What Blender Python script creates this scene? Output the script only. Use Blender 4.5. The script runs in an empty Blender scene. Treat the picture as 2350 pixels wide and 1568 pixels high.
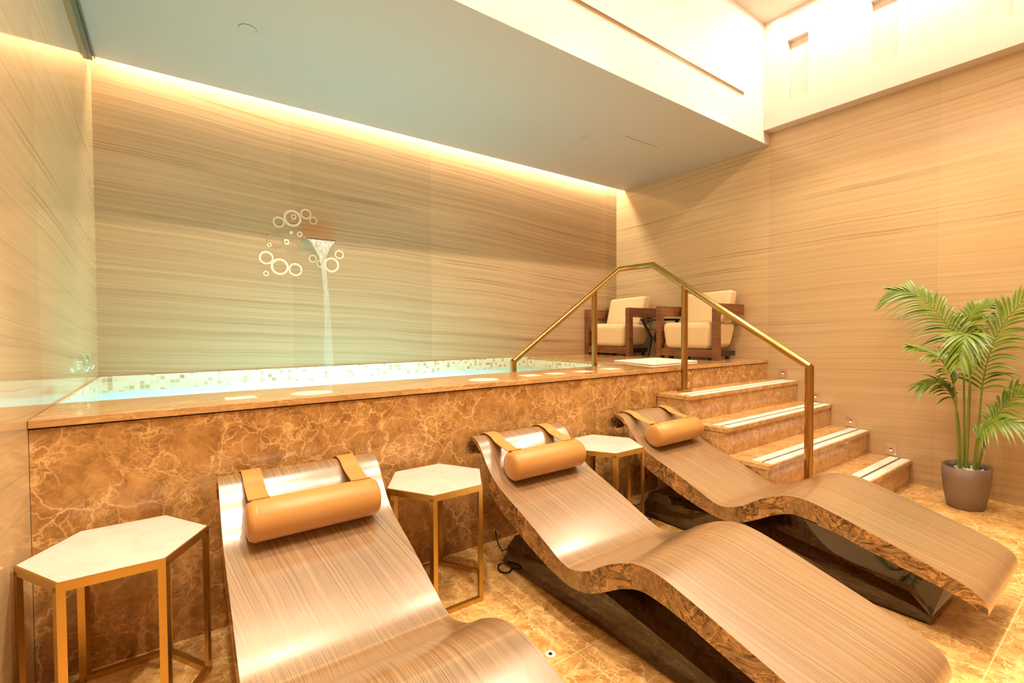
import bpy, math, random
from mathutils import Vector, Matrix
random.seed(7)
C = bpy.context.scene.collection
SC = bpy.context.scene

# ------------------------------------------------------------------ camera
f, yaw, pitch, roll, CH = 1078.28, 0.62652, -0.02403, -0.00484, 1.15694
fw = Vector((math.sin(yaw)*math.cos(pitch), math.cos(yaw)*math.cos(pitch), math.sin(pitch)))
rt = Vector((math.cos(yaw), -math.sin(yaw), 0)); up = rt.cross(fw)
r2 = rt*math.cos(roll)+up*math.sin(roll); u2 = -rt*math.sin(roll)+up*math.cos(roll)
cd = bpy.data.cameras.new('camera'); cam = bpy.data.objects.new('camera', cd); C.objects.link(cam)
m = Matrix((r2, u2, -fw)).transposed().to_4x4(); m.translation = (0, 0, CH)
cam.matrix_world = m
cd.sensor_width = 36; cd.lens = f/2350*36; cd.clip_start = .02
SC.camera = cam

# ------------------------------------------------------------------ world, exposure, large lights
w = bpy.data.worlds.new('world'); SC.world = w; w.use_nodes = True
w.node_tree.nodes['Background'].inputs[0].default_value = (1, .8, .6, 1)
w.node_tree.nodes['Background'].inputs[1].default_value = .2
SC.view_settings.view_transform = 'Standard'; SC.view_settings.look = 'None'
SC.view_settings.gamma = 1; SC.view_settings.use_curve_mapping = False
SC.view_settings.exposure = 0.10
WARM = (1, .79, .57)
def area(name, loc, size, power, aim, col=WARM, spread=180):
    l = bpy.data.lights.new(name, 'AREA'); l.shape = 'RECTANGLE'; l.size, l.size_y = size
    l.energy = power; l.color = col; l.spread = math.radians(spread)
    o = bpy.data.objects.new(name, l); C.objects.link(o); o.location = loc
    o.rotation_euler = Vector(aim).to_track_quat('-Z', 'Y').to_euler()
    return o
def strip(name, x0, x1, y0, y1, z, power, tilt=(0, 0), col=WARM, spread=180):
    """downward LED strip, tilted by rotating about x / y"""
    l = bpy.data.lights.new(name, 'AREA'); l.shape = 'RECTANGLE'; l.size = x1-x0; l.size_y = y1-y0
    l.energy = power; l.color = col; l.spread = math.radians(spread)
    o = bpy.data.objects.new(name, l); C.objects.link(o); o.location = ((x0+x1)/2, (y0+y1)/2, z)
    o.rotation_euler = (tilt[0], tilt[1], 0); return o
strip('pool_cove_strip', -.36, 4.42, 3.88, 3.93, 2.99, 62)
strip('fascia_cove_strip', -.3, 4.35, 1.98, 2.05, 3.86, 6)
strip('opposite_cove_strip', -.3, 4.35, .06, .13, 3.86, 42, (.8, 0))
strip('back_wall_boost', -.3, 4.35, .15, .19, 3.86, 17, (1.2, 0), spread=50)  # added light, strengthens the soffit's shadow edge on the back wall
strip('right_cove_strip', 4.10, 4.17, -.2, 2.0, 3.86, 34)
strip('left_cove_strip', -.06, .0, -.2, 2.0, 3.86, 62)
strip('entrance_fill', .6, 3.6, -1.7, -.7, 2.80, 26, spread=95)  # added warm fill from behind the camera, no fitting there
CY = (.36, .90, 1)
strip('underwater_lamp', .1, 2.4, 2.95, 3.65, .09, 44, (math.pi, 0), CY)

def downlight_or_fill(x, y, z, power, deg=75, aim=None):
    l = bpy.data.lights.new('downlight_or_fill', 'SPOT'); l.energy = power; l.color = WARM; l.spot_size = math.radians(deg)
    l.spot_blend = .6; l.shadow_soft_size = .05
    o = bpy.data.objects.new('downlight_or_fill', l); C.objects.link(o); o.location = (x, y, z)
    if aim: o.rotation_euler = (Vector(aim)-Vector((x, y, z))).to_track_quat('-Z', 'Y').to_euler()
for _x in (.7, 2.1, 3.5):
    for _y in (.35, 1.45): downlight_or_fill(_x, _y, 3.85, 150, 80)
downlight_or_fill(1.3, .7, 3.85, 320, 34, (-.38, 1.2, .75)); downlight_or_fill(-.1, -.9, 2.8, 40); downlight_or_fill(1.5, -.9, 2.8, 25)  # added spots: one lifts the left wall, two fill from behind the camera

# ------------------------------------------------------------------ node helpers
class NT:
    def __init__(s, name):
        s.m = bpy.data.materials.new(name); s.m.use_nodes = True; s.t = s.m.node_tree
        s.b = s.t.nodes['Principled BSDF']; s.out = s.t.nodes['Material Output']
    def n(s, ty, **k):
        o = s.t.nodes.new('ShaderNode'+ty)
        for a, v in k.items(): setattr(o, a, v)
        return o
    def l(s, a, b): s.t.links.new(a, b)
    def inp(s, sock, v):
        if isinstance(v, bpy.types.NodeSocket): s.l(v, sock)
        else: sock.default_value = v
    def math(s, op, a, b=0., c=None):
        o = s.n('Math', operation=op); s.inp(o.inputs[0], a); s.inp(o.inputs[1], b)
        if c is not None: s.inp(o.inputs[2], c)
        return o.outputs[0]
    def pos(s, world=False):
        return s.n('NewGeometry').outputs['Position'] if world else s.n('TexCoord').outputs['Object']
    def sep(s, v):
        o = s.n('SeparateXYZ'); s.l(v, o.inputs[0]); return o.outputs
    def comb(s, x, y, z):
        o = s.n('CombineXYZ')
        for i, v in enumerate((x, y, z)): s.inp(o.inputs[i], v)
        return o.outputs[0]
    def noise(s, v, scale, detail=3., rough=.5, dist=0., col=False):
        o = s.n('TexNoise'); s.l(v, o.inputs['Vector']); o.inputs['Scale'].default_value = scale
        o.inputs['Detail'].default_value = detail; o.inputs['Roughness'].default_value = rough
        o.inputs['Distortion'].default_value = dist
        return o.outputs['Color' if col else 'Fac']
    def ramp(s, fac, stops, interp='LINEAR'):
        o = s.n('ValToRGB'); s.inp(o.inputs[0], fac); e = o.color_ramp.elements; o.color_ramp.interpolation = interp
        while len(e) < len(stops): e.new(.5)
        for el, (p, c) in zip(e, stops):
            el.position = p; el.color = (c, c, c, 1) if isinstance(c, (int, float)) else (*c, 1)
        return o.outputs[0]
    def mix(s, f_, a, b, mode='MIX'):
        o = s.n('Mix', data_type='RGBA', blend_type=mode); s.inp(o.inputs[0], f_)
        for i, v in ((6, a), (7, b)):
            s.inp(o.inputs[i], (*v, 1) if isinstance(v, tuple) else v)
        return o.outputs[2]
    def vadd(s, a, b, op='ADD'):
        o = s.n('VectorMath', operation=op); s.l(a, o.inputs[0]); s.inp(o.inputs[1], b); return o.outputs[0]
    def vscale(s, a, k):
        o = s.n('VectorMath', operation='SCALE'); s.l(a, o.inputs[0]); o.inputs['Scale'].default_value = k; return o.outputs[0]
    def fin(s, col=None, rough=.5, metal=0., coat=0., coat_r=.03, ior=1.5):
        if col is not None: s.inp(s.b.inputs['Base Color'], (*col, 1) if isinstance(col, tuple) else col)
        s.inp(s.b.inputs['Roughness'], rough); s.inp(s.b.inputs['Metallic'], metal)
        s.b.inputs['Coat Weight'].default_value = coat; s.b.inputs['Coat Roughness'].default_value = coat_r
        s.b.inputs['IOR'].default_value = ior
        return s.m

def plain(name, col, rough=.5, metal=0., var=.06, **k):
    t = NT(name); n_ = t.noise(t.pos(), 9, 3)
    a = tuple(c*(1-var) for c in col); b = tuple(min(1, c*(1+var)) for c in col)
    return t.fin(t.mix(n_, a, b), rough, metal, **k)

def warm(c): return (c[0], c[1]*.97, c[2]*.82)
def vein_stone(name, axis, base, dark, light, slope=.0, rough=.16, jo=0.):
    """banded limestone cladding: fine horizontal veins, large slabs with hairline joints"""
    base, dark, light = warm(base), warm(dark), warm(light)
    t = NT(name); p = t.sep(t.pos(True)); h = p[axis]
    low = t.noise(t.comb(t.math('MULTIPLY', h, .5), 0., t.math('MULTIPLY', p[2], .35)), 1.0, 1)
    med = t.noise(t.comb(t.math('MULTIPLY', h, 1.7), 5., t.math('MULTIPLY', p[2], 2.)), 1.0, 2)
    zz = t.math('ADD', t.math('ADD', t.math('ADD', p[2], t.math('MULTIPLY', h, slope)), t.math('MULTIPLY', low, .12)), t.math('MULTIPLY', med, .026))
    v1 = t.noise(t.comb(t.math('MULTIPLY', h, .05), 3.3, t.math('MULTIPLY', zz, 42.)), 1.0, 6, .66)
    v2 = t.noise(t.comb(t.math('MULTIPLY', h, .7), 7.7, t.math('MULTIPLY', zz, 110.)), 1.0, 3, .6)
    v3 = t.noise(t.comb(t.math('MULTIPLY', h, .04), 9.1, t.math('MULTIPLY', zz, 4.5)), 1.0, 3)
    c = t.mix(t.ramp(v1, [(.34, 0.), (.62, 1.)]), dark, light)
    c = t.mix(t.ramp(v3, [(.35, .30), (.65, .85)]), c, base)
    c = t.mix(t.ramp(v2, [(.34, .5), (.54, 0.)]), c, dark)
    v4 = t.noise(t.comb(t.math('MULTIPLY', h, .015), 1.2, t.math('MULTIPLY', zz, 10.)), 1.0, 2, .5)
    a = t.math('ABSOLUTE', t.math('SUBTRACT', v4, .5))
    thin = t.math('MULTIPLY', t.ramp(a, [(0., .62), (.013, 0.)]), t.ramp(t.noise(t.comb(t.math('MULTIPLY', h, 1.1), 2., t.math('MULTIPLY', zz, 3.)), 1.0, 2), [(.4, .15), (.6, 1.)]))
    c = t.mix(thin, c, tuple(x*.5 for x in dark))
    # slab joints and per slab tone
    u = t.math('MULTIPLY', t.math('ADD', h, jo), 1/1.17)
    wn = t.n('TexWhiteNoise', noise_dimensions='1D'); t.l(t.math('FLOOR', u), wn.inputs['W'])
    c = t.mix(.9, c, t.ramp(wn.outputs['Value'], [(0, .88), (1, 1.)]), 'MULTIPLY')
    j = t.math('ABSOLUTE', t.math('SUBTRACT', t.math('FRACT', u), .5))
    c = t.mix(t.ramp(j, [(.4985, 0.), (.4995, .16)]), c, tuple(x*.5 for x in dark))
    return t.fin(c, rough, coat=.0)

def emperador(name, dark, mid, vein, k=1., rough=.12, joints=None, squash=(1, 1, 1)):
    dark, mid, vein = [(c[0], c[1]*.93, c[2]*.80) for c in (dark, mid, vein)]
    t = NT(name); P = t.pos(True)
    mp = t.n('Mapping'); t.l(P, mp.inputs[0]); mp.inputs['Scale'].default_value = squash
    d = t.vadd(t.vadd(mp.outputs[0], t.vscale(t.vadd(t.noise(mp.outputs[0], 4.5*k, 4, .6, col=True), (.5, .5, .5), 'SUBTRACT'), .20/k)),
               t.vscale(t.vadd(t.noise(mp.outputs[0], 22*k, 3, .6, col=True), (.5, .5, .5), 'SUBTRACT'), .036/k))
    def web(sc, w_):
        v = t.n('TexVoronoi', feature='DISTANCE_TO_EDGE'); t.l(d, v.inputs['Vector']); v.inputs['Scale'].default_value = sc
        return t.ramp(v.outputs['Distance'], [(0, 1.), (w_*.4, .55), (w_, 0.)])
    msk = t.noise(mp.outputs[0], 3.1*k, 3)
    a = t.math('MULTIPLY', web(5*k, .03), t.ramp(msk, [(.38, .25), (.6, 1.)]))
    b = t.math('MULTIPLY', web(13*k, .06), t.ramp(t.noise(mp.outputs[0], 5*k, 3, .6), [(.42, 0.05), (.62, .85)]))
    c2 = t.math('MULTIPLY', web(34*k, .12), t.ramp(t.noise(mp.outputs[0], 8*k, 3, .6), [(.45, 0.), (.68, .6)]))
    net = t.math('MINIMUM', t.math('ADD', t.math('ADD', a, b), c2), 1.)
    cloud = t.noise(d, 9*k, 8, .75)
    base = t.mix(t.ramp(cloud, [(.38, 0.), (.60, 1.)]), dark, mid)
    col = t.mix(t.math('MULTIPLY', net, .78), base, vein)
    if joints:
        jw = .18 if len(joints) == 1 else .6
        s = t.sep(P); jj = None
        for ax, off, sp, wd in joints:
            u = t.math('FRACT', t.math('MULTIPLY', t.math('SUBTRACT', s[ax], off-sp*20+sp/2), 1/sp))
            j = t.math('LESS_THAN', t.math('ABSOLUTE', t.math('SUBTRACT', u, .5)), wd/sp)
            jj = j if jj is None else t.math('MAXIMUM', jj, j)
        col = t.mix(t.math('MULTIPLY', jj, jw), col, tuple(min(1, x*1.25) for x in vein))
    return t.fin(col, rough)

BASE = (.60, .46, .31)
stone_back = vein_stone('banded_stone_back', 0, (.55, .41, .285), (.39, .275, .18), (.63, .48, .345), .055, jo=.4)
stone_side = vein_stone('banded_stone_side', 1, (.61, .465, .305), (.50, .365, .23), (.68, .53, .36), .02, .2, jo=.22)
stone_left = vein_stone('banded_stone_left', 1, (.68, .53, .355), (.58, .44, .285), (.74, .59, .41), .06, .07)
marble_front = emperador('brown_marble_front', (.29, .15, .05), (.54, .32, .125), (.90, .64, .34), 1.25,
                         joints=[(0, .27, .94, .0012)])
marble_step = emperador('brown_marble_steps', (.36, .20, .085), (.62, .39, .18), (.85, .63, .36), 2.0, .14)
marble_top = emperador('polished_marble_coping', (.42, .24, .10), (.60, .38, .18), (.76, .54, .30), 1.5, .05, squash=(.45, 1, 1))
marble_floor = emperador('floor_marble', (.42, .22, .065), (.76, .51, .21), (.95, .78, .48), 1.25, .14,
                         joints=[(0, 1.157, .885, .0014), (1, 1.21, .885, .0014)])
white_paint = plain('white_paint', (.66, .59, .54), .6, var=.01)
ceil_paint = plain('ceiling_paint', (.53, .50, .44), .65, var=.01)
brass = plain('brushed_brass', (.62, .41, .12), .3, .95, .08)
bronze = plain('bronze_tube', (.44, .26, .085), .24, .95, .12)
table_marble = NT('white_table_marble')
_n = table_marble.noise(table_marble.pos(), 9, 5, .6, 1.2)
table_marble = table_marble.fin(table_marble.ramp(_n, [(.3, (.57, .485, .44)), (.5, (.63, .545, .495)), (.7, (.66, .575, .52))]), .18)
leather = plain('tan_leather', (.52, .26, .075), .42, 0, .05)
wood = NT('dark_walnut'); _p = wood.sep(wood.pos())
_v = wood.noise(wood.comb(wood.math('MULTIPLY', _p[0], 6.), wood.math('MULTIPLY', _p[1], 6.), wood.math('MULTIPLY', _p[2], 40.)), 1, 4)
wood = wood.fin(wood.ramp(_v, [(.3, (.13, .045, .015)), (.7, (.26, .10, .035))]), .3)
fabric = plain('cream_upholstery', (.78, .60, .345), .85, 0, .05)
black_metal = plain('black_metal', (.02, .018, .016), .35)
black_glass = plain('dark_mirror_lacquer', (.035, .014, .006), .025, 0, .1, ior=1.75)
rubber = plain('black_cable', (.01, .01, .01), .5)
steel = plain('polished_steel', (.82, .76, .68), .16, .9, .02)
steel_ring = plain('satin_steel_rings', (.92, .84, .72), .38, .55, .02)
towel = plain('white_bath_mat', (.86, .80, .72), .9, 0, .03)
sticker = plain('white_marker', (.88, .80, .68), .5, 0, .02)
strip_white = plain('anti_slip_strip', (.74, .68, .60), .7, 0, .06)
groove = plain('dark_groove', (.12, .075, .04), .8)
pot_mat = plain('taupe_plastic', (.22, .165, .14), .55, 0, .04)
pebble = plain('white_pebbles', (.8, .76, .7), .7, 0, .1)
stem_mat = plain('palm_stem', (.20, .30, .04), .4, 0, .2)
leafm = NT('palm_leaf'); _c = leafm.mix(leafm.noise(leafm.pos(), 14, 3), (.035, .11, .008), (.26, .36, .025))
leafm.b.inputs['Subsurface Weight'].default_value = 0
leafm = leafm.fin(_c, .38)

def mosaic():
    t = NT('glass_mosaic'); s = t.sep(t.pos(True)); g = t.n('NewGeometry'); nz = t.math('ABSOLUTE', t.sep(g.outputs['Normal'])[2])
    isf = t.math('GREATER_THAN', nz, .5); T = 1/.027
    u = t.math('MULTIPLY', t.math('ADD', s[0], t.math('MULTIPLY', s[1], t.math('SUBTRACT', 1., isf))), T)
    v = t.math('MULTIPLY', t.math('ADD', t.math('MULTIPLY', s[2], t.math('SUBTRACT', 1., isf)), t.math('MULTIPLY', s[1], isf)), T)
    wn = t.n('TexWhiteNoise', noise_dimensions='2D'); t.l(t.comb(t.math('FLOOR', u), t.math('FLOOR', v), 0.), wn.inputs['Vector'])
    c = t.ramp(wn.outputs['Value'], [(0, (.82, .78, .62)), (.45, (.80, .74, .58)), (.68, (.76, .68, .50)), (.82, (.62, .52, .30)), (.90, (.50, .38, .20)), (.95, (.58, .50, .30))], 'CONSTANT')
    gu = t.math('ABSOLUTE', t.math('SUBTRACT', t.math('FRACT', u), .5)); gv = t.math('ABSOLUTE', t.math('SUBTRACT', t.math('FRACT', v), .5))
    gr = t.math('GREATER_THAN', t.math('MAXIMUM', gu, gv), .46)
    return t.fin(t.mix(gr, c, (.84, .80, .70)), .15)
mosaic = mosaic()

def water_mat():
    t = NT('pool_water'); t.t.nodes.remove(t.b)
    tr = t.n('BsdfTransparent'); tr.inputs[0].default_value = (.80, .97, 1, 1)
    tl = t.n('BsdfTranslucent'); tl.inputs[0].default_value = (.75, .97, 1, 1)
    gl = t.n('BsdfGlossy'); gl.inputs['Roughness'].default_value = .04
    bp = t.n('Bump'); bp.inputs['Strength'].default_value = .25; bp.inputs['Distance'].default_value = .02
    t.l(t.noise(t.pos(True), 9, 3), bp.inputs['Height']); t.l(bp.outputs[0], gl.inputs['Normal'])
    fr = t.n('Fresnel'); fr.inputs[0].default_value = 1.33
    m1 = t.n('MixShader'); m1.inputs[0].default_value = .7; t.l(tr.outputs[0], m1.inputs[1]); t.l(tl.outputs[0], m1.inputs[2])
    m2 = t.n('MixShader'); t.l(t.math('MULTIPLY', fr.outputs[0], .6), m2.inputs[0]); t.l(m1.outputs[0], m2.inputs[1]); t.l(gl.outputs[0], m2.inputs[2])
    t.l(m2.outputs[0], t.out.inputs[0]); return t.m
water_m = water_mat()

def jet_mat():
    t = NT('falling_water'); t.t.nodes.remove(t.b); s = t.sep(t.pos())
    tr = t.n('BsdfTransparent'); df = t.n('BsdfDiffuse'); df.inputs[0].default_value = (.95, .95, .92, 1)
    tl = t.n('BsdfTranslucent'); tl.inputs[0].default_value = (.95, .97, .95, 1)
    ms = t.n('MixShader'); t.l(df.outputs[0], ms.inputs[1]); t.l(tl.outputs[0], ms.inputs[2])
    n_ = t.noise(t.comb(t.math('MULTIPLY', s[0], 60.), t.math('MULTIPLY', s[1], 60.), t.math('MULTIPLY', s[2], 3.)), 1, 3)
    fall = t.math('MULTIPLY', t.ramp(n_, [(.35, .12), (.7, .8)]), t.ramp(t.math('MULTIPLY', s[2], 1.), [(0, .06), (.5, .30), (1., 1.)]))
    m_ = t.n('MixShader'); t.l(fall, m_.inputs[0]); t.l(tr.outputs[0], m_.inputs[1]); t.l(ms.outputs[0], m_.inputs[2])
    t.l(m_.outputs[0], t.out.inputs[0]); return t.m
jet_m = jet_mat()

def lounger_top():
    t = NT('striped_stone_top'); s = t.sep(t.pos())
    q = t.math('ADD', t.math('ADD', s[0], t.math('MULTIPLY', s[2], .30)), t.math('MULTIPLY', s[1], .035))
    q = t.math('ADD', q, t.math('MULTIPLY', t.noise(t.comb(t.math('MULTIPLY', s[0], 2.), t.math('MULTIPLY', s[1], 1.2), s[2]), 1., 2), .09))
    a = t.noise(t.comb(t.math('MULTIPLY', q, 330.), t.math('MULTIPLY', s[1], .9), 0.), 1., 5, .7)
    b = t.noise(t.comb(t.math('MULTIPLY', q, 75.), t.math('MULTIPLY', s[1], .4), 4.), 1., 3)
    c = t.noise(t.comb(t.math('MULTIPLY', q, 520.), t.math('MULTIPLY', s[1], 2.5), 8.), 1., 2)
    col = t.ramp(a, [(.34, (.10, .062, .034)), (.48, (.36, .235, .135)), (.66, (.62, .43, .26))])
    col = t.mix(t.ramp(b, [(.36, .35), (.62, 0.)]), col, (.22, .145, .09))
    col = t.mix(t.ramp(c, [(.56, 0.), (.78, .3)]), col, (.62, .47, .31))
    col = t.mix(1., col, (.76, .70, .585), 'MULTIPLY')
    m_ = t.fin(col, .36, coat=1.); t.b.inputs['Coat IOR'].default_value = 2.3
    t.l(t.ramp(a, [(.3, .24), (.7, .13)]), t.b.inputs['Coat Roughness']); return m_
lounger_top = lounger_top()
def lounger_side():
    t = NT('swirled_onyx_edge'); P = t.pos()
    d = t.vadd(P, t.vscale(t.vadd(t.noise(P, 5, 4, .55, 1.0, col=True), (.5, .5, .5), 'SUBTRACT'), .35))
    wv = t.noise(d, 3.2, 5, .5, 1.6)
    bands = t.math('FRACT', t.math('MULTIPLY', wv, 9.))
    c = t.ramp(bands, [(0, (.07, .035, .012)), (.16, (.24, .14, .055)), (.45, (.34, .20, .085)), (.66, (.66, .36, .12)), (.74, (.14, .07, .025)), (.86, (.40, .22, .08)), (1, (.06, .03, .01))])
    c = t.mix(t.ramp(t.noise(P, 3.3, 3), [(.36, .6), (.5, 0.)]), c, (.27, .16, .07))
    return t.fin(c, .08, coat=.3)
lounger_side = lounger_side()

def emit(name, col, st):
    t = NT(name); t.b.inputs['Emission Color'].default_value = (*col, 1); t.b.inputs['Emission Strength'].default_value = st
    return t.fin(col, .4)

# ------------------------------------------------------------------ mesh helpers
class MB:
    def __init__(s): s.v = []; s.f = []; s.mi = []; s.sm = []
    def add(s, vs, fs, mi=0, smooth=False):
        o = len(s.v); s.v += [tuple(x) for x in vs]
        for q in fs: s.f.append(tuple(i+o for i in q)); s.mi.append(mi); s.sm.append(smooth)
        return s
    def box(s, x0, x1, y0, y1, z0, z1, mi=0):
        return s.add([(x, y, z) for z in (z0, z1) for y in (y0, y1) for x in (x0, x1)],
                     [(0, 2, 3, 1), (4, 5, 7, 6), (0, 1, 5, 4), (2, 6, 7, 3), (0, 4, 6, 2), (1, 3, 7, 5)], mi)
    def prism(s, poly, z0, z1, mi=0):
        n = len(poly)
        return s.add([(x, y, z0) for x, y in poly]+[(x, y, z1) for x, y in poly],
                     [tuple(range(n))[::-1], tuple(range(n, 2*n))]+[(i, (i+1) % n, (i+1) % n+n, i+n) for i in range(n)], mi)
    def loft(s, rings, cap=True, mi=0, smooth=True, closed=False):
        n = len(rings[0]); vs = [p for r in rings for p in r]; fs = []
        m_ = len(rings)
        for k in range(m_ if closed else m_-1):
            for i in range(n):
                a, b = k*n, ((k+1) % m_)*n
                fs.append((a+i, a+(i+1) % n, b+(i+1) % n, b+i))
        s.add(vs, fs, mi, smooth)
        if cap and not closed:
            s.add(rings[0], [tuple(range(n))[::-1]], mi); s.add(rings[-1], [tuple(range(n))], mi)
        return s
    def tube(s, pts, r, n=12, mi=0, cap=True):
        pts = [Vector(p) for p in pts]; rings = []; ref = None
        for i, p in enumerate(pts):
            t0 = (p-pts[i-1]).normalized() if i else (pts[1]-p).normalized()
            t1 = (pts[i+1]-p).normalized() if i < len(pts)-1 else t0
            t = (t0+t1).normalized(); k = 1/max(.35, t.dot(t0))
            if ref is None:
                ref = Vector((0, 0, 1)) if abs(t.z) < .9 else Vector((1, 0, 0))
            a = t.cross(ref).normalized(); b = a.cross(t).normalized()
            # keep the frame continuous
            ref = b
            bend = (t1-t0); rr = r[i] if isinstance(r, (list, tuple)) else r
            ring = []
            for j in range(n):
                an = 2*math.pi*j/n; o = a*math.cos(an)*rr+b*math.sin(an)*rr
                if bend.length > 1e-4:
                    bd = bend.normalized(); o += bd*(o.dot(bd))*(k-1)
                ring.append(p+o)
            rings.append(ring)
        return s.loft(rings, cap, mi, True)
    def build(s, name, mat, parent=None, bevel=0, seg=2, sub=0):
        me = bpy.data.meshes.new(name); me.from_pydata(s.v, [], s.f)
        for m_ in (mat if isinstance(mat, (list, tuple)) else [mat]): me.materials.append(m_)
        for p, mi, sm in zip(me.polygons, s.mi, s.sm): p.material_index = mi; p.use_smooth = sm
        me.update(); o = bpy.data.objects.new(name, me); C.objects.link(o)
        if parent is not None: o.parent = parent
        if bevel:
            b = o.modifiers.new('bevel', 'BEVEL'); b.width = bevel; b.segments = seg; b.limit_method = 'ANGLE'
            b.harden_normals = True
            for p in me.polygons: p.use_smooth = True
        if sub:
            d = o.modifiers.new('sub', 'SUBSURF'); d.levels = d.render_levels = sub
        return o
def tag(o, label, cat, group=None, kind=None):
    if label: o['label'] = label
    if cat: o['category'] = cat
    if group: o['group'] = group
    if kind: o['kind'] = kind
    return o
def struct(name, mb, mat, **k):
    o = mb.build(name, mat, **k); o['kind'] = 'structure'; return o
def thing(name, loc, label, cat, group=None, rz=0):
    o = bpy.data.objects.new(name, None); C.objects.link(o); o.location = loc; o.rotation_euler = (0, 0, rz)
    o.empty_display_size = .1
    return tag(o, label, cat, group)
def copy_tree(o, parent=None):
    c = o.copy(); C.objects.link(c); c.parent = parent
    for ch in list(o.children): copy_tree(ch, c)
    return c
def catmull(P, k):
    out = []
    for i in range(len(P)-1):
        p0, p1, p2, p3 = P[max(i-1, 0)], P[i], P[i+1], P[min(i+2, len(P)-1)]
        for j in range(k):
            t = j/k
            out.append(tuple(.5*(2*b+(c-a)*t+(2*a-5*b+4*c-d)*t*t+(-a+3*b-3*c+d)*t**3) for a, b, c, d in zip(p0, p1, p2, p3)))
    out.append(tuple(P[-1])); return out

# ------------------------------------------------------------------ the room
XL, XR, YB, YF, H, HC, YC = -.38, 4.449, 3.946, 2.125, .875, 2.829, 3.819
HW, YW, Y0 = 3.88, -.30, -2.0       # well ceiling, its near side, wall behind the camera
struct('floor', MB().box(XL-.2, XR+.2, Y0, YF+.02, -.1, 0), marble_floor)
struct('wall_back', MB().box(XL-.2, XR+.2, YB, YB+.2, -.1, 3.2), stone_back)
struct('wall_right', MB().box(XR, XR+.2, Y0, YB, -.1, 3.05), stone_side)
struct('wall_left', MB().box(XL-.2, XL, Y0, YB, -.1, 4.0), stone_left)
struct('wall_front', MB().box(XL-.2, XR+.2, Y0-.2, Y0, -.1, 3.2), stone_side)
# lowered ceiling over the pool with a cove slot along the back wall
struct('ceiling', MB().box(XL, XR, YF+.001, YC, HC-.001, HC+.04).box(XL, XR, YC-.04, YB, 3.06, 3.12).box(XL, XR, YC-.03, YC, HC+.04, 3.06)
       .box(XL, XR, Y0, YW, HC, HC+.1), ceil_paint)
# upper light well: fascia, near side, white upper wall with recesses, top
struct('wall_fascia', MB().box(XL, XR, YF, YF+.06, HC, 4.0), white_paint)
struct('wall_well_near', MB().box(XL, XR, YW-.06, YW, HC, 4.0), white_paint)
struct('ceiling_upper', MB().box(XL-.1, XR+.2, YW-.1, YF+.1, HW, HW+.1), white_paint)
mb = MB(); XU = 4.335; ZL = 2.937
nich = [(Y, Y+.165) for Y in (1.763, 1.165, .58, -.01)]
mb.box(XU, XR+.01, YW, YF-.001, ZL, 3.13); mb.box(XU, XR+.01, YW, YF-.001, 3.635, HW)
ys = [YW]+[v for a in nich[::-1] for v in a]+[YF-.001]
for a, b in zip(ys[::2], ys[1::2]): mb.box(XU, XR+.01, a, b, 3.13, 3.635)
mb.box(XR-.06, XR+.02, YW, YF-.001, 3.13, 3.635)
struct('wall_right_upper', mb, white_paint)
struct('trim_1', MB().box(XL, XL+.022, YF, YC, HC-.028, HC).box(XL+.028, XL+.034, YF, YC, HC-.014, HC), plain('grey_green_metal', (.16, .18, .13), .4))

# ------------------------------------------------------------------ pool platform
pool = thing('raised_pool', (2, YF, 0), 'raised pool with brown marble front and pale mosaic lining under the back wall', 'pool')
def P(o_mb, name, mat, par, off, **k):
    """build in world coordinates but parented to an empty standing at off"""
    o_mb.v = [(x-off[0], y-off[1], z-off[2]) for x, y, z in o_mb.v]
    return o_mb.build(name, mat, par, **k)
XI, XJ, YJ = XL+.0012, XR-.004, YB-.004
po = (2, YF, 0); XP, YP = 3.05, 2.565
P(MB().box(XI, XJ, YF+.006, YF+.04, 0, .842), 'front_panel', marble_front, pool, po)
P(MB().box(XI, XJ, YF-.006, YP, .848, H), 'coping', marble_top, pool, po, bevel=.002, seg=1)
P(MB().box(XP-.0, XJ, YP, YJ, .848, H), 'deck', marble_top, pool, po)
P(MB().box(XI+.001, XJ, YF+.018, YF+.05, .842, .848), 'shadow_gap', groove, pool, po)
ml = MB().box(XI, XP+.03, YP-.03, YP, 0, .848).box(XP, XP+.03, YP, YJ, 0, .848).box(XI, XP, YJ-.012, YJ, 0, H)
ml.box(XI, XI+.012, YP, YJ-.012, 0, H).box(XI, XP, YP, YJ, 0, .05)
for k in range(4): ml.box(XP-.27*(k+1), XP, YP, YJ-.012, .05, .70-.175*k)
P(ml, 'mosaic_lining', mosaic, pool, po)
wb = MB(); nx, ny = 2, 2
wb.add([(XI+.012, YP, .775), (XP, YP, .775), (XP, YJ-.012, .775), (XI+.012, YJ-.012, .775)], [(0, 1, 2, 3)])
wtr = wb.build('pool_water', water_m); tag(wtr, 'bright turquoise lit water filling the raised pool', 'water', kind='stuff')

# staircase beside the pool front, against the right wall
XS, TR, RI = 2.825, .2637, .175
st = thing('marble_staircase', (XS, YF, 0), 'brown marble staircase of four steps up to the pool deck along the right wall', 'stairs')
so = (XS, YF, 0)
for k in range(1, 5):
    z = H-k*RI; yn = YF-k*TR
    stp = P(MB().box(XS+.008, XJ, yn+.012, YF, max(0, z-RI), z-.026, 1).box(XS, XJ, yn, YF, z-.024, z, 0)
            .box(XS+.012, XJ, yn+.016, YF, z-.026, z-.024, 2), 'step', [marble_step, marble_step, groove], st, so)
    for a, b in ((.010, .062), (.078, .132)):
        P(MB().box(XS+.06, XJ-.004, yn+a, yn+b, z, z+.0025), 'anti_slip_strip', strip_white, stp, so)
    P(MB().box(XS+.06, XJ-.004, yn+.0645, yn+.0755, z, z+.001), 'strip_gap', groove, stp, so)

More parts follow.
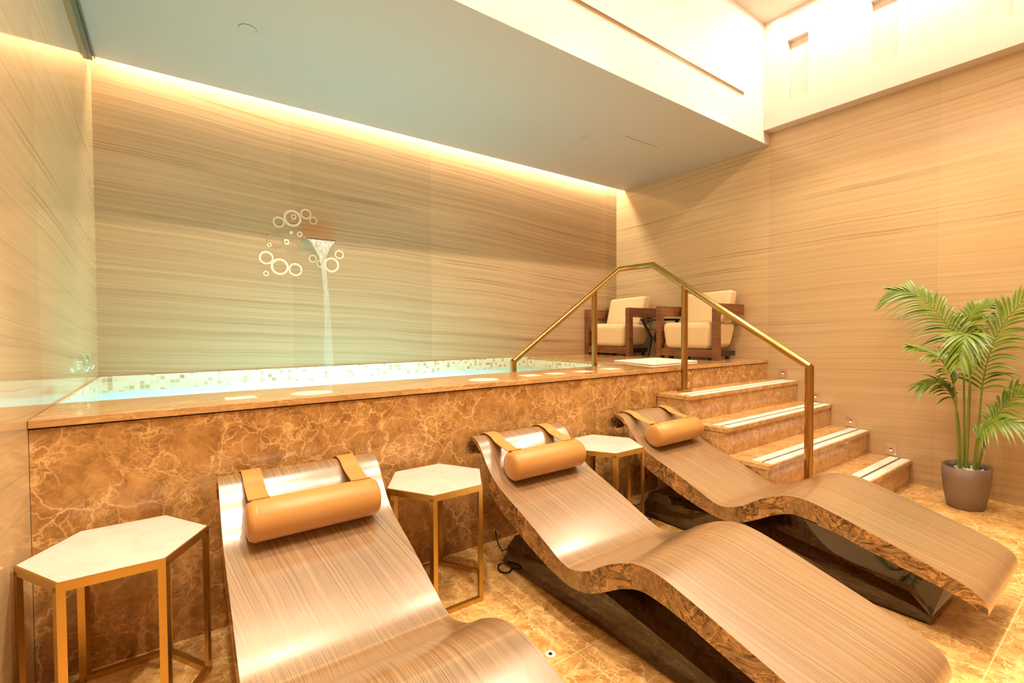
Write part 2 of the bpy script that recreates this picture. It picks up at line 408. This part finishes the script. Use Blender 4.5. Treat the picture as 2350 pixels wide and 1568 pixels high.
# step lights
glow = emit('step_light_glow', (1, .8, .5), 8)
where = ['topmost step', 'second step from the top', 'third step from the top', 'lowest step']
for k, (y, z) in enumerate([(1.987, .758), (1.722, .578), (1.464, .405), (1.199, .227)]):
    t = thing('step_light', (XR, y, z), 'square steel recessed wall light just above the '+where[k], 'wall light', 'recessed lights beside the stairs')
    MB().box(-.006, .0, -.036, .036, -.038, .038).build('plate', steel, t, bevel=.002)
    MB().tube([(-.009, 0, .004), (-.006, 0, .004)], .0085, 20).build('aperture', black_metal, t)
    MB().tube([(-.011, 0, -.002), (-.009, 0, -.002)], .005, 16).build('lens', glow, t)

# white markers on the coping
def marker(x, y, label, r=None, wx=.115, wy=.09):
    mb = MB()
    if r: mb.prism([(r*math.cos(a*math.pi/24), r*.86*math.sin(a*math.pi/24)) for a in range(48)], 0, .0015)
    else: mb.box(-wx/2, wx/2, -wy/2, wy/2, 0, .0015)
    o = mb.build('floor_marker', sticker); o.location = (x, y, H); tag(o, label, 'marker', 'white markers stuck on the pool coping')
marker(.232, 2.285, 'square white marker on the coping, the first from the left wall')
marker(.512, 2.265, 'round white marker on the coping, left of the two discs', r=.088)
marker(1.437, 2.262, 'round white marker on the coping, right of the two discs', r=.088)
marker(1.80, 2.295, 'square white marker on the coping below the low end of the handrail')
marker(2.00, 2.292, 'square white marker on the coping, second right of the right disc')
marker(2.25, 2.288, 'square white marker on the coping beside the middle handrail post')
marker(2.55, 2.32, 'square white marker on the coping nearest the bath mat')
mt = MB().prism([(3.169, 2.839), (3.783, 2.848), (3.672, 2.342), (3.028, 2.32)][::-1], H, H+.012).build('bath_mat', towel, bevel=.004)
tag(mt, 'white bath mat lying flat on the marble deck in front of the armchairs', 'mat')

# handrail
hr = thing('handrail', (3.061, 1.22, .175), 'bronze tubular handrail rising over the stairs and down into the pool', 'handrail')
ho = (3.061, 1.22, .175)
P(MB().tube([(3.061, 1.22, .932), (3.061, 2.344, 1.664), (3.061, 2.689, 1.667), (1.957, 2.689, .935)], .0225, 20), 'rail', bronze, hr, ho)
for x, y, z0, z1 in ((3.061, 1.22, .175, .94), (3.061, 2.06, .70, 1.475), (2.77, 2.689, .525, 1.46), (1.957, 2.689, .05, .942)):
    pst = P(MB().tube([(x, y, z0), (x, y, z1)], .0235, 20), 'post', bronze, hr, ho)
    if z0 in (.70, .175): P(MB().tube([(x, y, z0), (x, y, z0+.020)], .054, 28), 'flange', bronze, pst, ho)

# ------------------------------------------------------------------ wall fountain
sp = thing('water_spout', (.95, YB, 1.86), 'steel blade spout jutting from the back wall among metal rings', 'spout')
MB().add([(-.115, -.13, 0), (.115, -.13, 0), (.115, 0, 0), (-.115, 0, 0), (-.115, -.13, .012), (.115, -.13, .012), (.115, 0, .035), (-.115, 0, .035)],
         [(3, 2, 1, 0), (4, 5, 6, 7), (0, 1, 5, 4), (1, 2, 6, 5), (2, 3, 7, 6), (3, 0, 4, 7)]).build('blade', steel, sp)
MB().box(-.105, .105, -.134, -.128, .003, .009).build('outlet_slot', groove, sp)
jb = MB(); J = catmull([(.0, -.135, -.002, .10, .006), (-.005, -.16, -.06, .062, .008), (-.005, -.19, -.17, .022, .010), (.005, -.215, -.40, .017, .012), (.012, -.235, -.70, .026, .016), (.014, -.25, -1.083, .04, .02)], 6)
jb.loft([[(cx+a*math.cos(t*math.pi/10), cy+b*math.sin(t*math.pi/10), cz+1.085) for t in range(20)] for cx, cy, cz, a, b in J])
jet = jb.build('water_jet', jet_m); jet.location = (.95, YB, 1.86-1.085); tag(jet, 'thin stream of water falling from the wall spout into the pool', 'water', kind='stuff')
rings = [(.673, 1.987, .041, 'metal ring left of the largest ring in the upper cluster'), (.770, 2.028, .064, 'largest metal ring of the upper cluster, framing a tiny ring'),
 (.778, 2.041, .021, 'tiny metal ring inside the largest upper ring'), (.867, 2.074, .040, 'topmost metal ring on the back wall, right of the largest upper ring'),
 (.921, 2.030, .029, 'small metal ring at the right end of the upper cluster'), (.759, 1.918, .013, 'tiny solid metal dot below the largest upper ring'),
 (.820, 1.912, .021, 'small metal ring just above the left end of the spout'), (.648, 1.839, .059, 'large dull ring at mid height, left of the spout'),
 (.723, 1.841, .021, 'small metal ring between the large dull ring and the spout'), (.776, 1.798, .048, 'greyish metal disc ring directly left of the spout'),
 (.605, 1.807, .016, 'tiny ring on the lower left rim of the large dull ring'), (.584, 1.709, .050, 'leftmost metal ring on the back wall'),
 (.675, 1.649, .063, 'largest metal ring of the lower left cluster'), (.785, 1.635, .050, 'metal ring at the right of the lower left cluster'),
 (.580, 1.591, .020, 'lowest tiny metal ring on the back wall'), (.913, 1.730, .030, 'small metal ring left of the water stream below the spout'),
 (.970, 1.696, .030, 'small metal ring just behind the water stream'), (1.056, 1.692, .060, 'large metal ring right of the water stream'),
 (1.118, 1.780, .036, 'rightmost metal ring on the back wall, upper right of the stream')]
for i, (x, z, r, lab) in enumerate(rings):
    mb = MB(); n = 40; ri = r*.74 if i not in (2, 6, 8, 10, 14) else r*.5
    if i == 7: ri = r*.93
    if i == 9: ri = r*.86
    prof = [(r, 0), (r, -.005), (ri, -.005), (ri, 0)] if i != 5 else [(r, 0), (r, -.005), (.001, -.005), (.001, 0)]
    mb.loft([[(a*math.cos(2*math.pi*k/n), b, a*math.sin(2*math.pi*k/n)) for a, b in prof] for k in range(n)], closed=True, smooth=False)
    o = mb.build('wall_ring', steel_ring if i not in (7, 9) else plain('stone_toned_ring', (.52, .42, .30), .3, .4)); o.location = (x, YB-.0005, z)
    tag(o, lab, 'wall ring', 'metal rings scattered on the back wall')

# glass hooks on the left wall
glass = NT('clear_glass'); glass.b.inputs['Transmission Weight'].default_value = .9; glass = glass.fin((.75, .95, .85), .02)
for y, lab in ((3.207, 'clear glass robe hook on the left wall, the nearer of the two'), (3.40, 'clear glass robe hook on the left wall, the farther of the two')):
    t = thing('robe_hook', (XL, y, 1.0), lab, 'hook', 'glass hooks on the left wall')
    MB().tube([(0, 0, .0), (.012, 0, .0)], .013, 16).build('wall_plate', steel, t)
    MB().tube(catmull([(.012, 0, .045), (.016, 0, .02), (.017, 0, -.02), (.024, 0, -.038), (.030, 0, -.02)], 5), [.005]*3+[.008]*10+[.006]*8, 10).build('peg', glass, t)

# ------------------------------------------------------------------ ceiling fittings
dark_ring = plain('grey_reveal', (.30, .31, .25), .6)
for x, y, lab in ((.369, 2.984, 'round flush ceiling cap above the pool, the one nearer the left wall'), (2.956, 2.994, 'round flush ceiling cap above the pool, the one nearer the stairs')):
    t = thing('round_cover_plate', (x, y, HC), lab, 'cover plate', 'round caps in the pool ceiling')
    n = 32; MB().loft([[(a*math.cos(2*math.pi*k/n), a*math.sin(2*math.pi*k/n), b) for a, b in ((.046, 0), (.046, -.002), (.043, -.002), (.043, 0))] for k in range(n)], closed=True, smooth=False).build('reveal', dark_ring, t)
    MB().tube([(0, 0, -.004), (0, 0, 0)], .042, 32).build('cover', ceil_paint, t)
t = thing('ceiling_slot', (3.42, 2.738, HC), 'short narrow dark slot in the pool ceiling near the right wall', 'air vent')
MB().box(-.22, .22, -.0035, .0035, -.003, 0).build('slot', dark_ring, t)
t = thing('slot_diffuser', (1.8, YF, 3.165), 'long narrow linear air diffuser running along the white fascia', 'air vent')
MB().box(-2.18, 2.19, -.006, 0, -.012, .012).build('frame', plain('champagne_metal', (.62, .42, .20), .35, .6), t)
for z in (-.0065, .0005, .0075): MB().box(-2.17, 2.18, -.0075, -.006, z-.0018, z+.0018).build('slot', groove, t)
MB().box(-2.18, 2.19, -.002, 0, -.024, -.021).build('frame_edge', plain('pale_bronze', (.70, .52, .30), .5), t)

# floor drain
t = thing('floor_drain', (1.072, 1.257, 0), 'tiny round white floor drain between the first and second lounger', 'drain')
MB().tube([(0, 0, 0), (0, 0, .003)], .019, 28).build('rim', sticker, t)
MB().tube([(0, 0, .003), (0, 0, .0045)], .007, 16).build('plug', black_metal, t)

# ------------------------------------------------------------------ loungers
prof = [(2.050,.528,2.038,.532),(2.064,.560,2.048,.562),(2.060,.592,2.044,.585),(2.038,.616,2.028,.600),(2.000,.628,2.000,.610),(1.955,.616,1.965,.598),
 (1.915,.582,1.925,.565),(1.865,.520,1.880,.490),(1.800,.460,1.835,.400),(1.710,.416,1.760,.340),(1.600,.374,1.640,.290),(1.500,.333,1.540,.250),
 (1.410,.294,1.430,.215),(1.345,.266,1.345,.195),(1.285,.258,1.285,.189),(1.195,.288,1.200,.205),(1.120,.338,1.120,.245),(1.040,.380,1.040,.292),
 (.965,.402,.965,.320),(.890,.400,.890,.318),(.800,.378,.800,.300),(.680,.342,.680,.268),(.560,.305,.560,.238),(.450,.270,.450,.212),
 (.385,.246,.400,.198),(.350,.223,.372,.186),(.333,.194,.352,.175),(.331,.168,.338,.166)]
HY = 1.20; W2 = .286      # local origin at world Y = HY
def make_lounger():
    root = thing('heated_lounger', (0, HY, 0), '', 'lounger', 'stone loungers in a row in front of the pool')
    pr = catmull(prof, 5); mb = MB(); n = len(pr)
    for sx in (-1, 1):
        vs = []
        for ty, tz, by, bz in pr: vs += [(sx*W2, ty-HY, tz), (sx*W2, by-HY, bz)]
        fs = [(2*i, 2*i+1, 2*i+3, 2*i+2) if sx < 0 else (2*i, 2*i+2, 2*i+3, 2*i+1) for i in range(n-1)]
        mb.add(vs, fs, 1)
    mb.add([(s*W2, ty-HY, tz) for ty, tz, by, bz in pr for s in (-1, 1)], [(2*i, 2*i+1, 2*i+3, 2*i+2)[::-1] for i in range(n-1)], 0, True)
    mb.add([(s*W2, by-HY, bz) for ty, tz, by, bz in pr for s in (-1, 1)], [(2*i, 2*i+1, 2*i+3, 2*i+2) for i in range(n-1)], 1, True)
    for q in (pr[0], pr[-1]):
        mb.add([(-W2, q[0]-HY, q[1]), (W2, q[0]-HY, q[1]), (W2, q[2]-HY, q[3]), (-W2, q[2]-HY, q[3])], [(0, 1, 2, 3)], 1)
    mb.build('reclining_surface', [lounger_top, lounger_side], root)
    # mirror base: bevelled wedge, highest under the seat
    secs = [(1.90, .02, .05), (1.86, .10, .04), (1.34, .158, .03), (1.24, .158, .03), (.56, .055, .03), (.505, .035, .012)]
    bb = MB(); rings_ = []
    for y, h1, dz in secs:
        a = .175; y_ = y-HY; q = .125
        rings_.append([(-a, y_, .012), (a, y_, .012), (a-.006, y_, h1), (q, y_-(.0 if y > .6 else -.02), h1+dz), (-q, y_-(.0 if y > .6 else -.02), h1+dz), (-a+.006, y_, h1)])
    bb.loft(rings_, smooth=False); bs = bb.build('mirror_base', black_glass, root)
    MB().box(-.16, .16, .52-HY, 1.88-HY, 0, .014).build('plinth', black_metal, bs)
    # headrest bolster
    cy, cz, r, L = 1.768-HY, .522, .069, .222
    ends = [(-L, .001), (-L, .045), (-L+.006, .060), (-L+.02, r), (L-.02, r), (L-.006, .060), (L, .045), (L, .001)]
    pil = MB().loft([[(x, cy+rr*math.cos(k*math.pi/18), cz+rr*math.sin(k*math.pi/18)) for k in range(36)] for x, rr in ends]).build('head_pillow', leather, root)
    MB().loft([[(x, cy+(r+.0012)*math.cos(k*math.pi/18), cz+(r+.0012)*math.sin(k*math.pi/18)) for k in range(36)] for x in (-L+.024, -L+.027)]).build('seam', leather, pil)
    # straps: from the top of the bolster over the head edge
    tang = [(cy+(r+.001)*math.cos(a), cz+(r+.001)*math.sin(a)) for a in (1.5, 1.3, 1.1)]
    path = tang+[(1.90-HY, .605), (1.945-HY, .626), (2.0-HY, .634), (2.045-HY, .621), (2.068-HY, .594), (2.071-HY, .560), (2.056-HY, .52)]
    path = catmull(path, 4)
    for x0, x1 in ((-.212, -.148), (.134, .198)):
        mb = MB(); vs = []
        for i, (y, z) in enumerate(path):
            d = Vector((path[min(i+1, len(path)-1)][0]-path[max(i-1, 0)][0], path[min(i+1, len(path)-1)][1]-path[max(i-1, 0)][1])).normalized()
            ny, nz = -d.y*.0035, d.x*.0035
            vs.append([(x0, y, z), (x1, y, z), (x1, y+ny, z+nz), (x0, y+ny, z+nz)])
        mb.loft(vs, smooth=False).build('strap', leather, pil)
    # power lead
    MB().tube(catmull([(-.15, .66, .02), (-.20, .69, .006), (-.235, .64, .006), (-.215, .60, .007), (-.175, .62, .012), (-.19, .66, .02), (-.15, .64, .03)], 5), .0035, 8).build('power_cable', rubber, root)
    MB().tube(catmull([(-.14, .65, .10), (-.16, .72, .05), (-.11, .80, .012), (-.08, .88, .01), (-.07, .92, .06)], 5), .003, 8).build('power_cable', rubber, root)
    return root
lz = make_lounger()
labs = ['striped stone lounger with tan headrest nearest the left wall, between two hexagonal tables',
        'striped stone lounger with tan headrest in the middle of the row of three',
        'striped stone lounger with tan headrest nearest the stairs and the potted palm']
for i, x in enumerate((.41, 1.485, 2.535)):
    o = lz if i == 0 else copy_tree(lz)
    o.location = (x, HY, 0); o['label'] = labs[i]

# ------------------------------------------------------------------ hexagonal tables
def make_table():
    root = thing('hexagonal_side_table', (0, 0, 0), '', 'side table', 'hexagonal side tables between the loungers')
    R_, T, Z = .232, .02, .50
    hx = lambda r: [(r*math.cos(k*math.pi/3), r*math.sin(k*math.pi/3)) for k in range(6)]
    MB().prism(hx(R_-.006), Z-.014, Z).build('tabletop', table_marble, root)
    def ring(z0, z1, ro, ri):
        mb = MB(); o_, i_ = hx(ro), hx(ri)
        mb.loft([[(*a, z0), (*a, z1), (*b, z1), (*b, z0)] for a, b in zip(o_, i_)], closed=True, smooth=False); return mb
    ring(Z-.026, Z-.001, R_, R_-.0058).build('top_frame', brass, root)
    ring(0, .018, R_, R_-.022).build('base_frame', brass, root)
    for k in range(6):
        a = k*math.pi/3; r0, r1 = R_, R_-.026
        pts = [(r0*math.cos(a), r0*math.sin(a))]
        p0 = Vector(pts[0]); e1 = Vector((math.cos(a+2*math.pi/3), math.sin(a+2*math.pi/3))); e2 = Vector((math.cos(a-2*math.pi/3), math.sin(a-2*math.pi/3)))
        q = [p0, p0+e1*.019, p0+e1*.019+e2*.019, p0+e2*.019]
        MB().prism([tuple(v) for v in q], .0, Z-.014).build('leg', brass, root)
    return root
tb = make_table()
for i, (x, y, lab) in enumerate([(-.142, 1.885, 'brass hexagonal side table with white marble top in the corner by the left wall'),
                                 (.945, 1.885, 'brass hexagonal side table with white marble top between the left and middle loungers'),
                                 (2.014, 1.885, 'brass hexagonal side table with white marble top between the middle and right loungers')]):
    o = tb if i == 0 else copy_tree(tb)
    o.location = (x, y, 0); o['label'] = lab

# ------------------------------------------------------------------ armchairs on the deck
def cushion(name, pts8, mat, par, bev=.035):
    mb = MB().add(pts8, [(0, 2, 3, 1), (4, 5, 7, 6), (0, 1, 5, 4), (2, 6, 7, 3), (0, 4, 6, 2), (1, 3, 7, 5)], 0, True)
    return mb.build(name, mat, par, bevel=bev, seg=5)
def make_chair():
    root = thing('lounge_armchair', (0, 0, 0), '', 'armchair', 'cream armchairs on the pool deck')
    # local: x depth from the front edge, y width (0 = right arm seen from the camera)
    Wd, D, A = .65, .46, .052
    for y0 in (0, Wd-A):
        fr = MB().add([(-.0, y0, .0), (.07, y0, .0), (-.0, y0+A, .0), (.07, y0+A, .0), (.0, y0, .515), (.06, y0, .515), (.0, y0+A, .515), (.06, y0+A, .515)],
                      [(0, 2, 3, 1), (4, 5, 7, 6), (0, 1, 5, 4), (2, 6, 7, 3), (0, 4, 6, 2), (1, 3, 7, 5)])
        fr.box(.058, D, y0, y0+A, .415, .515).build('arm', wood, root, bevel=.003)
    MB().box(.004, .055, A, Wd-A, .025, .095).build('front_rail', wood, root, bevel=.003)
    for y0 in (A, Wd-A-.03): MB().box(.05, .40, y0, y0+.03, .03, .08).build('side_rail', black_metal, root)
    for y in (.10, Wd-.13):
        for x in (.07, .36): MB().box(x, x+.03, y, y+.03, 0, .035).build('foot', black_metal, root)
    a, b = .035, .06
    cushion('seat_cushion', [(.01, A+.035, .088), (.40, A+.035, .10), (.01, Wd-A-.035, .088), (.40, Wd-A-.035, .10),
                             (-.005, A+.003, .350), (.455, A+.003, .345), (-.005, Wd-A-.003, .350), (.455, Wd-A-.003, .345)], fabric, root, .06)
    cushion('back_cushion', [(.25, A+.01, .34), (.38, A+.01, .34), (.25, Wd-A-.03, .34), (.38, Wd-A-.03, .34),
                             (.31, A-.01, .655), (.43, A-.01, .645), (.31, Wd-A-.05, .640), (.43, Wd-A-.05, .63)], fabric, root, .03)
    MB().box(D-.05, D-.01, A, Wd-A, .36, .515).build('back_rail', wood, root, bevel=.003)
    return root
ch = make_chair()
ch['label'] = 'cream armchair with dark wood arms nearer the camera, behind the stair handrail post'
ch.location = (3.935, 2.32, H)
c2 = copy_tree(ch); c2.location = (3.90, 3.285, H); c2['label'] = 'cream armchair with dark wood arms in the far corner beside the back wall'
tt = thing('black_side_table', (4.2, 3.12, H), 'small black side table with crossed legs between the two armchairs', 'side table')
MB().box(-.17, .17, -.125, .125, .375, .395).build('tabletop', black_metal, tt, bevel=.003)
for sy in (-1, 1):
    for sx in (-1, 1):
        MB().tube([(sx*.15, sy*.105, .376), (sx*.03, sy*.09, .19), (sx*.13, sy*.06, 0.0)], .016, 8).build('leg', black_metal, tt)

# ------------------------------------------------------------------ potted palm
pp = thing('potted_palm', (4.15, .725, 0), 'green potted palm in a taupe oval planter against the right wall', 'potted plant')
def oval(a, b, z, n=40): return [(a*math.cos(2*math.pi*k/n), b*math.sin(2*math.pi*k/n), z) for k in range(n)]
MB().loft([oval(.105, .085, 0), oval(.115, .093, .01), oval(.14, .108, .10), oval(.156, .118, .20), oval(.158, .119, .268), oval(.150, .112, .270), oval(.147, .110, .235)], cap=True).build('planter', pot_mat, pp)
MB().loft([oval(.148, .111, .236), oval(.148, .111, .240)]).build('soil', plain('dark_soil', (.06, .04, .03), .9), pp)
pb = MB()
for i in range(60):
    a = random.uniform(0, 6.28); r = random.uniform(0, .9); x, y = .13*r*math.cos(a), .095*r*math.sin(a); s_ = random.uniform(.006, .011)
    pb.loft([[(x+s_*q*math.cos(k*math.pi/3), y+s_*q*math.sin(k*math.pi/3), .24+s_*h) for k in range(6)] for q, h in ((.7, 0), (1, .5), (.5, 1))])
o = pb.build('pebbles', pebble, pp); o['kind'] = 'stuff'
def leaflet(mb, p, d, L, wd, droop, nrm):
    """narrow curved blade with a folded midrib"""
    d = d.normalized(); side = d.cross(nrm).normalized(); rows = []
    K = 7
    for i in range(K+1):
        t = i/K; q = p+d*(L*t)+Vector((0, 0, -1))*(droop*L*t*t)
        ww = wd*(math.sin(math.pi*min(1, t*.86+.10))**.7)*(1-t**3)
        up_ = side.cross(d)
        rows.append((q-side*ww+up_*ww*.3, q, q+side*ww+up_*ww*.3))
    vs = [v for r in rows for v in r]
    mb.add(vs, [(3*i+j, 3*i+j+1, 3*i+j+4, 3*i+j+3) for i in range(K) for j in (0, 1)], 0, True)
def frond(ctrl, n, L0, facing, droop=.45, t0=.25, seed=0, spread=.9):
    rnd = random.Random(seed); path = [Vector(v) for v in catmull(ctrl, 12)]
    m_ = len(path); stem = MB().tube(path, [max(.0015, .0068*(1-.8*i/m_)) for i in range(m_)], 8).build('frond', stem_mat, pp)
    mb = MB(); facing = Vector(facing)
    for k in range(n):
        t = t0+(1-t0)*k/(n-1); i = min(m_-2, int(t*(m_-1))); fr_ = t*(m_-1)-i
        p = path[i].lerp(path[i+1], fr_); tg = (path[i+1]-path[i]).normalized()
        s_ = tg.cross(facing).normalized()
        tt_ = (t-t0)/(1-t0); L = L0*(.55+.45*math.sin(math.pi*min(1, tt_*.8+.22)))*rnd.uniform(.9, 1.1)*(1-.35*tt_**3)
        for sg in (-1, 1):
            ang = spread*(1-.45*tt_)+rnd.uniform(-.08, .08)
            d = tg*math.cos(ang)+s_*sg*math.sin(ang)+facing*rnd.uniform(.02, .22)
            leaflet(mb, p, d, L, .0098, droop*rnd.uniform(.7, 1.3), facing)
    mb.build('leaflets', leafm, stem)
V = Vector
# (x toward the room is negative, y to the left in view is positive)
frond([(.0, .0, .24), (-.01, -.01, .60), (.0, .0, .92), (-.02, .10, 1.18), (-.04, .25, 1.38), (-.06, .37, 1.42)], 30, .29, (-.75, -.35, .5), .60, .50, 1)
frond([(.03, -.03, .24), (.03, -.05, .55), (.02, -.07, .85), (.0, -.13, 1.12), (-.02, -.26, 1.34), (-.03, -.46, 1.45)], 34, .31, (-.75, .35, .5), .55, .34, 2)
frond([(-.03, .03, .24), (-.05, .04, .55), (-.08, .05, .78), (-.13, .11, .96), (-.20, .24, 1.04)], 20, .21, (-.3, -.2, .9), .5, .52, 3)
frond([(.0, .0, .24), (-.03, -.01, .60), (-.06, -.02, .90), (-.11, -.02, 1.10), (-.22, -.02, 1.09), (-.29, -.01, .95)], 24, .20, (-.6, 0, .8), .7, .46, 4)
frond([(.02, -.05, .24), (.0, -.08, .42), (-.03, -.13, .60), (-.05, -.25, .78), (-.05, -.42, .84)], 22, .24, (-.6, .3, .7), .55, .42, 5)
frond([(.0, -.04, .24), (-.05, -.06, .38), (-.10, -.08, .50), (-.18, -.16, .60), (-.22, -.30, .60)], 18, .20, (-.5, .2, .8), .55, .40, 6)
frond([(.01, .01, .24), (.03, .02, .60), (.05, .03, .88), (.06, .04, 1.08), (.07, .0, 1.24), (.09, -.06, 1.32)], 24, .22, (-.8, .1, .5), .5, .45, 8)
frond([(-.02, .02, .24), (-.03, .03, .50), (-.05, .06, .70), (-.10, .12, .80), (-.16, .20, .78)], 14, .17, (-.4, -.2, .8), .6, .5, 9)
